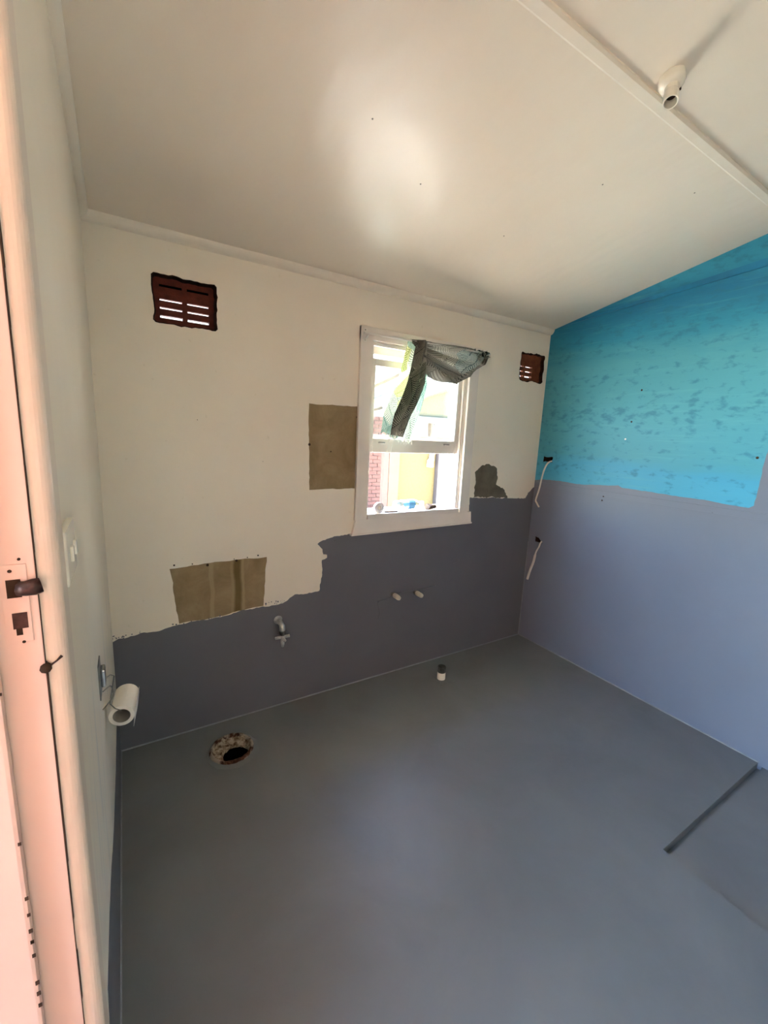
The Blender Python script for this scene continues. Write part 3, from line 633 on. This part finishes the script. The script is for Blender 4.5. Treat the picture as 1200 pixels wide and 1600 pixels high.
loft('grout_ring', [ring(dx, dy, 0.0075, 0.091, 40, 0.02, 11), ring(dx + 0.003, dy - 0.004, 0.003, 0.101, 40, 0.03, 12), ring(dx + 0.004, dy - 0.006, 0.0004, 0.109, 40, 0.03, 13)], 'floor', dp)

sp_ = empty('waste_pipe'); tag(sp_, 'short white waste pipe stub rising from the grey floor', 'pipe')
cx_, cy_ = 1.600, -0.200
lathe('pipe', (cx_, cy_, 0), (0, 0, 1), [(0, 0.0235), (0.048, 0.0235), (0.050, 0.022)], 'pvc', sp_, 24)
lathe('collar', (cx_, cy_, 0), (0, 0, 1), [(0.046, 0.0235), (0.052, 0.0252), (0.058, 0.0240), (0.064, 0.0252), (0.070, 0.0240), (0.078, 0.0250), (0.080, 0.0232), (0.080, 0.0195), (0.03, 0.0190), (0.03, 0.0005)], 'pvc_grimy', sp_, 24)
slab('cement_pad', rough([(cx_ - 0.035, cy_ - 0.045), (cx_ + 0.05, cy_ - 0.055), (cx_ + 0.058, cy_ - 0.005), (cx_ + 0.01, cy_ + 0.03), (cx_ - 0.035, cy_ + 0.028)], 0.012, 0.005, 31), [], floor_map, -0.003, 0.0, 'floor', sp_)

tap = empty('wall_tap'); tag(tap, 'small chrome stop tap with cross handle on grey wall', 'tap')
tx, tz = 0.690, 0.468
lathe('flange', (tx, 0, tz), (0, -1, 0), [(0, 0.022), (0.004, 0.021), (0.008, 0.013)], 'tapmetal', tap, 20)
tube('body', curve_pts([(tx, 0, tz), (tx, -0.030, tz), (tx + 0.004, -0.048, tz - 0.012), (tx + 0.005, -0.052, tz - 0.040)], 5), [0.013] * 10 + [0.0145] * 6, 'tapmetal', tap, 14)
lathe('bonnet', (tx + 0.005, -0.052, tz - 0.034), (0, -0.1, -1), [(0, 0.018), (0.010, 0.018), (0.012, 0.011), (0.028, 0.010)], 'dullsteel', tap, 6)
hd = lathe('handle', (tx + 0.005, -0.054, tz - 0.060), (0, -0.1, -1), [(0, 0.010), (0.004, 0.013), (0.014, 0.012), (0.017, 0.005)], 'tapmetal', tap, 16, (True, True))
tube('handle_bar', [(tx - 0.030, -0.055, tz - 0.068), (tx + 0.040, -0.055, tz - 0.068)], [0.0080, 0.0080], 'tapmetal', hd, 10)
tube('handle_bar', [(tx + 0.005, -0.020, tz - 0.066), (tx + 0.005, -0.090, tz - 0.072)], [0.0080, 0.0080], 'tapmetal', hd, 10)
tube('outlet', [(tx + 0.005, -0.055, tz - 0.074), (tx + 0.005, -0.057, tz - 0.100), (tx + 0.004, -0.058, tz - 0.118)], [0.008, 0.0095, 0.006], 'tapmetal', tap, 10)

for x, z, lab in ((1.362, 0.492, 'white capped water outlet in grey wall, nearer the stop tap'), (1.520, 0.480, 'white capped water outlet in grey wall, nearer the teal wall')):
    e = empty('capped_outlet'); tag(e, lab, 'pipe plug', 'capped outlets under the window')
    lathe('pipe', (x, 0, z), (0.05, -1, 0), [(0, 0.013), (0.012, 0.013), (0.020, 0.011)], 'dullsteel', e, 16)
    lathe('plug', (x + 0.001, -0.016, z), (0.05, -1, -0.06), [(0, 0.012), (0.004, 0.0145), (0.040, 0.0138), (0.050, 0.0115), (0.055, 0.006), (0.056, 0.0003)], 'plug', e, 16)

# ------------------------------------------------------------------ cables out of the right wall
c1 = tube('electric_cable', curve_pts([(W + 0.05, -0.10, 1.275), (W - 0.006, -0.098, 1.262), (W - 0.020, -0.085, 1.225), (W - 0.014, -0.066, 1.165), (W - 0.012, -0.052, 1.080), (W - 0.012, -0.034, 1.005), (W - 0.014, -0.045, 0.985), (W - 0.012, -0.066, 0.958)], 6), 0.0052, 'cable', None, 10)
tag(c1, 'upper white cable hanging from hole in teal wall', 'cable')
c2 = tube('electric_cable', curve_pts([(W + 0.05, -0.10, 0.735), (W - 0.008, -0.112, 0.722), (W - 0.022, -0.110, 0.690), (W - 0.018, -0.088, 0.645), (W - 0.020, -0.078, 0.575), (W - 0.022, -0.060, 0.510), (W - 0.022, -0.044, 0.440)], 6), [0.0055] * 12 + [0.0052] * 8 + [0.008] * 17, 'cable', None, 10)
tag(c2, 'lower white cable with taped end on grey lower right wall', 'cable')

# ------------------------------------------------------------------ left wall fittings
sw = empty('light_switch'); tag(sw, 'cream plastic light switch plate on white wall beside doorway', 'switch')
box('plate', (0.0, -1.243, 1.168), (0.010, -1.130, 1.246), 'switch', sw, 0.004)
for y in (-1.165, -1.205): box('rocker', (0.010, y - 0.007, 1.196), (0.0145, y + 0.007, 1.218), 'switch', sw, 0.002)
rh = empty('roll_holder'); tag(rh, 'tarnished chrome wire toilet roll holder on white wall', 'holder')
hy, hz = -0.765, 0.772
box('wall_plate', (0.0, hy - 0.034, hz - 0.045), (0.003, hy + 0.026, hz + 0.045), 'dullsteel', rh, 0.001)
box('boss', (0.003, hy - 0.015, hz - 0.022), (0.013, hy + 0.018, hz + 0.024), 'chrome', rh, 0.004)
tube('wire_clip', curve_pts([(0.006, hy - 0.02, hz - 0.03), (0.022, hy, hz - 0.03), (0.024, hy + 0.004, hz - 0.062), (0.004, hy - 0.03, hz - 0.072)], 5), 0.0016, 'dullsteel', rh, 6)
near = Vector((0.038, -0.700, 0.610)); far = Vector((0.052, -0.602, 0.617)); ax = (far - near).normalized()
tube('wire_arm', [(0.012, hy + 0.01, hz - 0.012), (0.020, hy + 0.05, hz - 0.026), (0.028, hy + 0.055, hz - 0.034), tuple(near - ax * 0.012 + Vector((-0.022, 0, 0.052))), tuple(near - ax * 0.010 + Vector((-0.012, 0, 0.034))), tuple(near + Vector((0.0, 0, 0.0165))), tuple(near + ax * 0.095 + Vector((0, 0, 0.0165)))], 0.0015, 'dullsteel', rh, 6)
tr = empty('toilet_roll'); tag(tr, 'nearly empty white toilet roll hanging on wire holder', 'toilet roll')
L = (far - near).length
loft('paper', [circle(near + ax * t, r, ax, 32) for t, r in ((0, 0.0212), (0, 0.0305), (0.001, 0.031), (L - 0.001, 0.031), (L, 0.0305), (L, 0.0212))], 'paper', tr, smooth=False)
loft('core', [circle(near + ax * t, r, ax, 28) for t, r in ((0.0005, 0.0212), (0.0005, 0.0200), (L - 0.0005, 0.0200), (L - 0.0005, 0.0212))], 'card', tr)
side = ax.cross(Vector((0, 0, 1))).normalized()
V = []; NS = 8
for k in range(NS + 1):
    t = k / NS; r = 0.0315 + 0.0025 * t
    off = side * (r * math.cos(-0.2 - 0.5 * t)) + Vector((0, 0, 1)) * (0.014 - 0.052 * t)
    for s in (0.0, 1.0): V.append(near + ax * (s * L * (1 - 0.25 * t * (s > 0.5)) + 0.0 ) + off)
me = bpy.data.meshes.new('loose_sheet'); me.from_pydata(V, [], [(2 * k, 2 * k + 1, 2 * k + 3, 2 * k + 2) for k in range(NS)])
ls = link('loose_sheet', me, 'paper', tr, True); md = ls.modifiers.new('thickness', 'SOLIDIFY'); md.thickness = 0.0008

# ------------------------------------------------------------------ ceiling lamp holder
lh = empty('lamp_holder'); tag(lh, 'empty white angled lamp holder on the sloping ceiling', 'lamp holder')
lc = Vector((1.352, -1.203, ceil_z(-1.203)))
lathe('base', lc, cn, [(0, 0.031), (0.014, 0.031), (0.022, 0.028), (0.027, 0.020), (0.0275, 0.001)], 'bakelite', lh, 28)
dirn = (cn * 0.80 + Vector((-0.36, -0.10, 0)) + Vector((0, 0, -0.2))).normalized()
nk = lc + cn * 0.018
loft('neck', [circle(nk - dirn * 0.004, 0.0165, dirn, 24), circle(nk + dirn * 0.030, 0.0165, dirn, 24), circle(nk + dirn * 0.034, 0.0175, dirn, 24), circle(nk + dirn * 0.062, 0.0175, dirn, 24), circle(nk + dirn * 0.063, 0.0165, dirn, 24), circle(nk + dirn * 0.062, 0.0145, dirn, 24), circle(nk + dirn * 0.030, 0.0140, dirn, 24)], 'bakelite', lh, smooth=False)
lathe('socket', nk, dirn, [(0.034, 0.0142), (0.035, 0.0003)], 'chip', lh, 20)
lathe('screw_hole', lc + Vector((0.022, -0.008, 0)) + cn * 0.021, cn, [(0, 0.0035), (0.006, 0.0035), (0.0062, 0.0003)], 'chip', lh, 10)

# ------------------------------------------------------------------ outdoors: yard, neighbour's lean-to, eave
GZ = -0.45
vr = struct(empty('added_porch'), 'added roof and pink wall shaping light at the doorway', 'added_porch')  # unseen, put in to keep direct sky light off the door jamb
slab('roof_sheet', rect(-2.2, -3.6, -0.11, 0.6), [], lambda u, v, d: Vector((u, v, 2.55 + 0.12 * (u + 0.11) + d)), 0.0, 0.04, 'extwhite', vr)
box('pink_tint_wall', (-2.2, -2.75, GZ), (-0.11, -2.65, 2.5), 'pinkwall', vr)  # added wall, its pink bounces a warm tint onto the jamb
box('post', (-2.18, 0.45, GZ), (-2.08, 0.55, 2.4), 'extwhite', vr)
gr = box('yard_ground', (-7, 0.11, GZ - 0.1), (16, 16, GZ), 'conc'); struct(gr, 'pale concrete yard outside the window', 'ground')
pv = box('lawn', (-8, -8, GZ - 0.1), (-0.11, 0.11, GZ + 0.25), 'pave'); struct(pv, 'dry lawn outside the doorway', 'lawn')
ev = slab('eave', rect(-0.6, 0.11, 3.2, 0.46), [], lambda u, v, d: Vector((u, v, H - S * v + 0.05 + d)), 0.0, 0.05, 'extwhite'); struct(ev, 'white painted eave above the window outside', 'eave')
rfx = slab('roof', rect(-0.35, YF - 0.4, W + 0.6, 0.46), [], lambda u, v, d: Vector((u, v, H - S * v + 0.11 + d)), 0.0, 0.03, 'iron'); struct(rfx, 'iron roof of the room', 'roof')
yw = empty('yellow_lean_to'); tag(yw, 'sunlit yellow rendered lean-to across the yard', 'building')
box('wall', (4.64, 5.10, GZ), (5.62, 5.22, 1.28), 'yellow', yw)
box('upper_wall', (4.64, 5.16, 1.28), (7.2, 5.26, 1.76), 'extwhite', yw)
box('beam', (4.64, 5.04, 1.66), (7.2, 5.14, 1.78), 'cream', yw)
bm = bmesh.new(); q = [(4.64, 1.76), (7.2, 1.76), (7.2, 2.86), (4.64, 1.93)]
va = [bm.verts.new((x, 5.10, z)) for x, z in q]; vb = [bm.verts.new((x, 5.24, z)) for x, z in q]
bm.faces.new(va); bm.faces.new(vb[::-1])
for i in range(4): bm.faces.new((va[i], va[(i + 1) % 4], vb[(i + 1) % 4], vb[i]))
from_bm('gable', bm, 'gable', yw)
tube('barge_board', [(4.64, 5.06, 1.93), (7.2, 5.06, 2.86)], 0.03, 'timber', yw, 4)
box('corner_post', (5.63, 5.00, GZ), (5.78, 5.12, 1.30), 'mauve', yw)
box('post', (5.42, 5.06, 1.30), (5.47, 5.16, 1.68), 'timber', yw)
tube('brace', [(5.49, 5.10, 1.70), (5.68, 5.10, 1.42)], 0.012, 'timber', yw, 4)
tube('downpipe', [(5.50, 5.06, 1.30), (5.49, 5.06, 0.95), (5.46, 5.06, 0.90), (5.46, 5.06, 0.78)], [0.05, 0.05, 0.07, 0.07], 'extwhite', yw, 12)
lt_ = empty('timber_carport'); tag(lt_, 'timber posts and grey iron carport roof across the yard', 'carport')
box('post', (4.40, 4.95, GZ), (4.63, 5.05, 2.1), 'timber2', lt_)
box('post', (4.28, 4.95, GZ), (4.39, 5.05, 1.9), 'salmon', lt_)
n = 60; V = []
for i in range(n + 1):
    y = 5.3 + 2.4 * i / n; dz = 0.016 * math.sin(i * 2 * math.pi / 5)
    for x in (3.2, 4.6): V.append((x, y, 1.98 + 0.42 * (x - 4.03) + 0.22 * (y - 5.3) + dz))
me = bpy.data.meshes.new('roof_sheet'); me.from_pydata(V, [], [(2 * i, 2 * i + 1, 2 * i + 3, 2 * i + 2) for i in range(n)])
o = link('roof_sheet', me, 'iron', lt_, True); o.modifiers.new('t', 'SOLIDIFY').thickness = 0.003
tube('rafter', [(3.5, 4.99, 1.99), (4.6, 4.99, 2.54)], 0.045, 'timber2', lt_, 4)
tube('rafter', [(3.5, 5.16, 1.66), (4.3, 5.16, 1.90)], 0.045, 'timber', lt_, 4)
nh = empty('sky_block_house'); struct(nh, 'tall pale house wall added behind the carport to hide blue sky', 'building')  # added to keep blue sky out of the window light and floor reflection
box('wall', (-1.0, 9.0, GZ), (15.0, 9.3, 5.2), 'housewall', nh)
bm = bmesh.new(); q = [(8.7, 5.0), (12.5, 7.4), (12.5, 7.5), (8.7, 5.12)]
va = [bm.verts.new((-1.3, y, z)) for y, z in q]; vb = [bm.verts.new((15.3, y, z)) for y, z in q]
bm.faces.new(va); bm.faces.new(vb[::-1])
for i in range(4): bm.faces.new((va[i], va[(i + 1) % 4], vb[(i + 1) % 4], vb[i]))
from_bm('roof', bm, 'iron', nh)
bp = empty('brick_pier'); tag(bp, 'far red brick pier beyond the carport', 'pier')
me = None
for r in range(26):
    for k in range(2):
        off = 0.12 if r % 2 else 0.0
        if me is None:
            o = box('brick', (-0.11, -0.05, 0), (0.11, 0.05, 0.074), 'brick', bp); me = o.data
        else:
            o = bpy.data.objects.new('brick', me); COL.objects.link(o); o.parent = bp
        o.location = (4.72 + off + 0.232 * k, 6.4, GZ + 0.086 * r)
box('mortar', (4.62, 6.37, GZ), (5.18, 6.44, GZ + 26 * 0.086), 'cream', bp)
# timber reveal outside the window's right side
struct(box('trim_8', (1.905, 0.115, 0.85), (1.96, 0.26, 2.05), 'salmon'), 'salmon painted post outside the window', 'post')
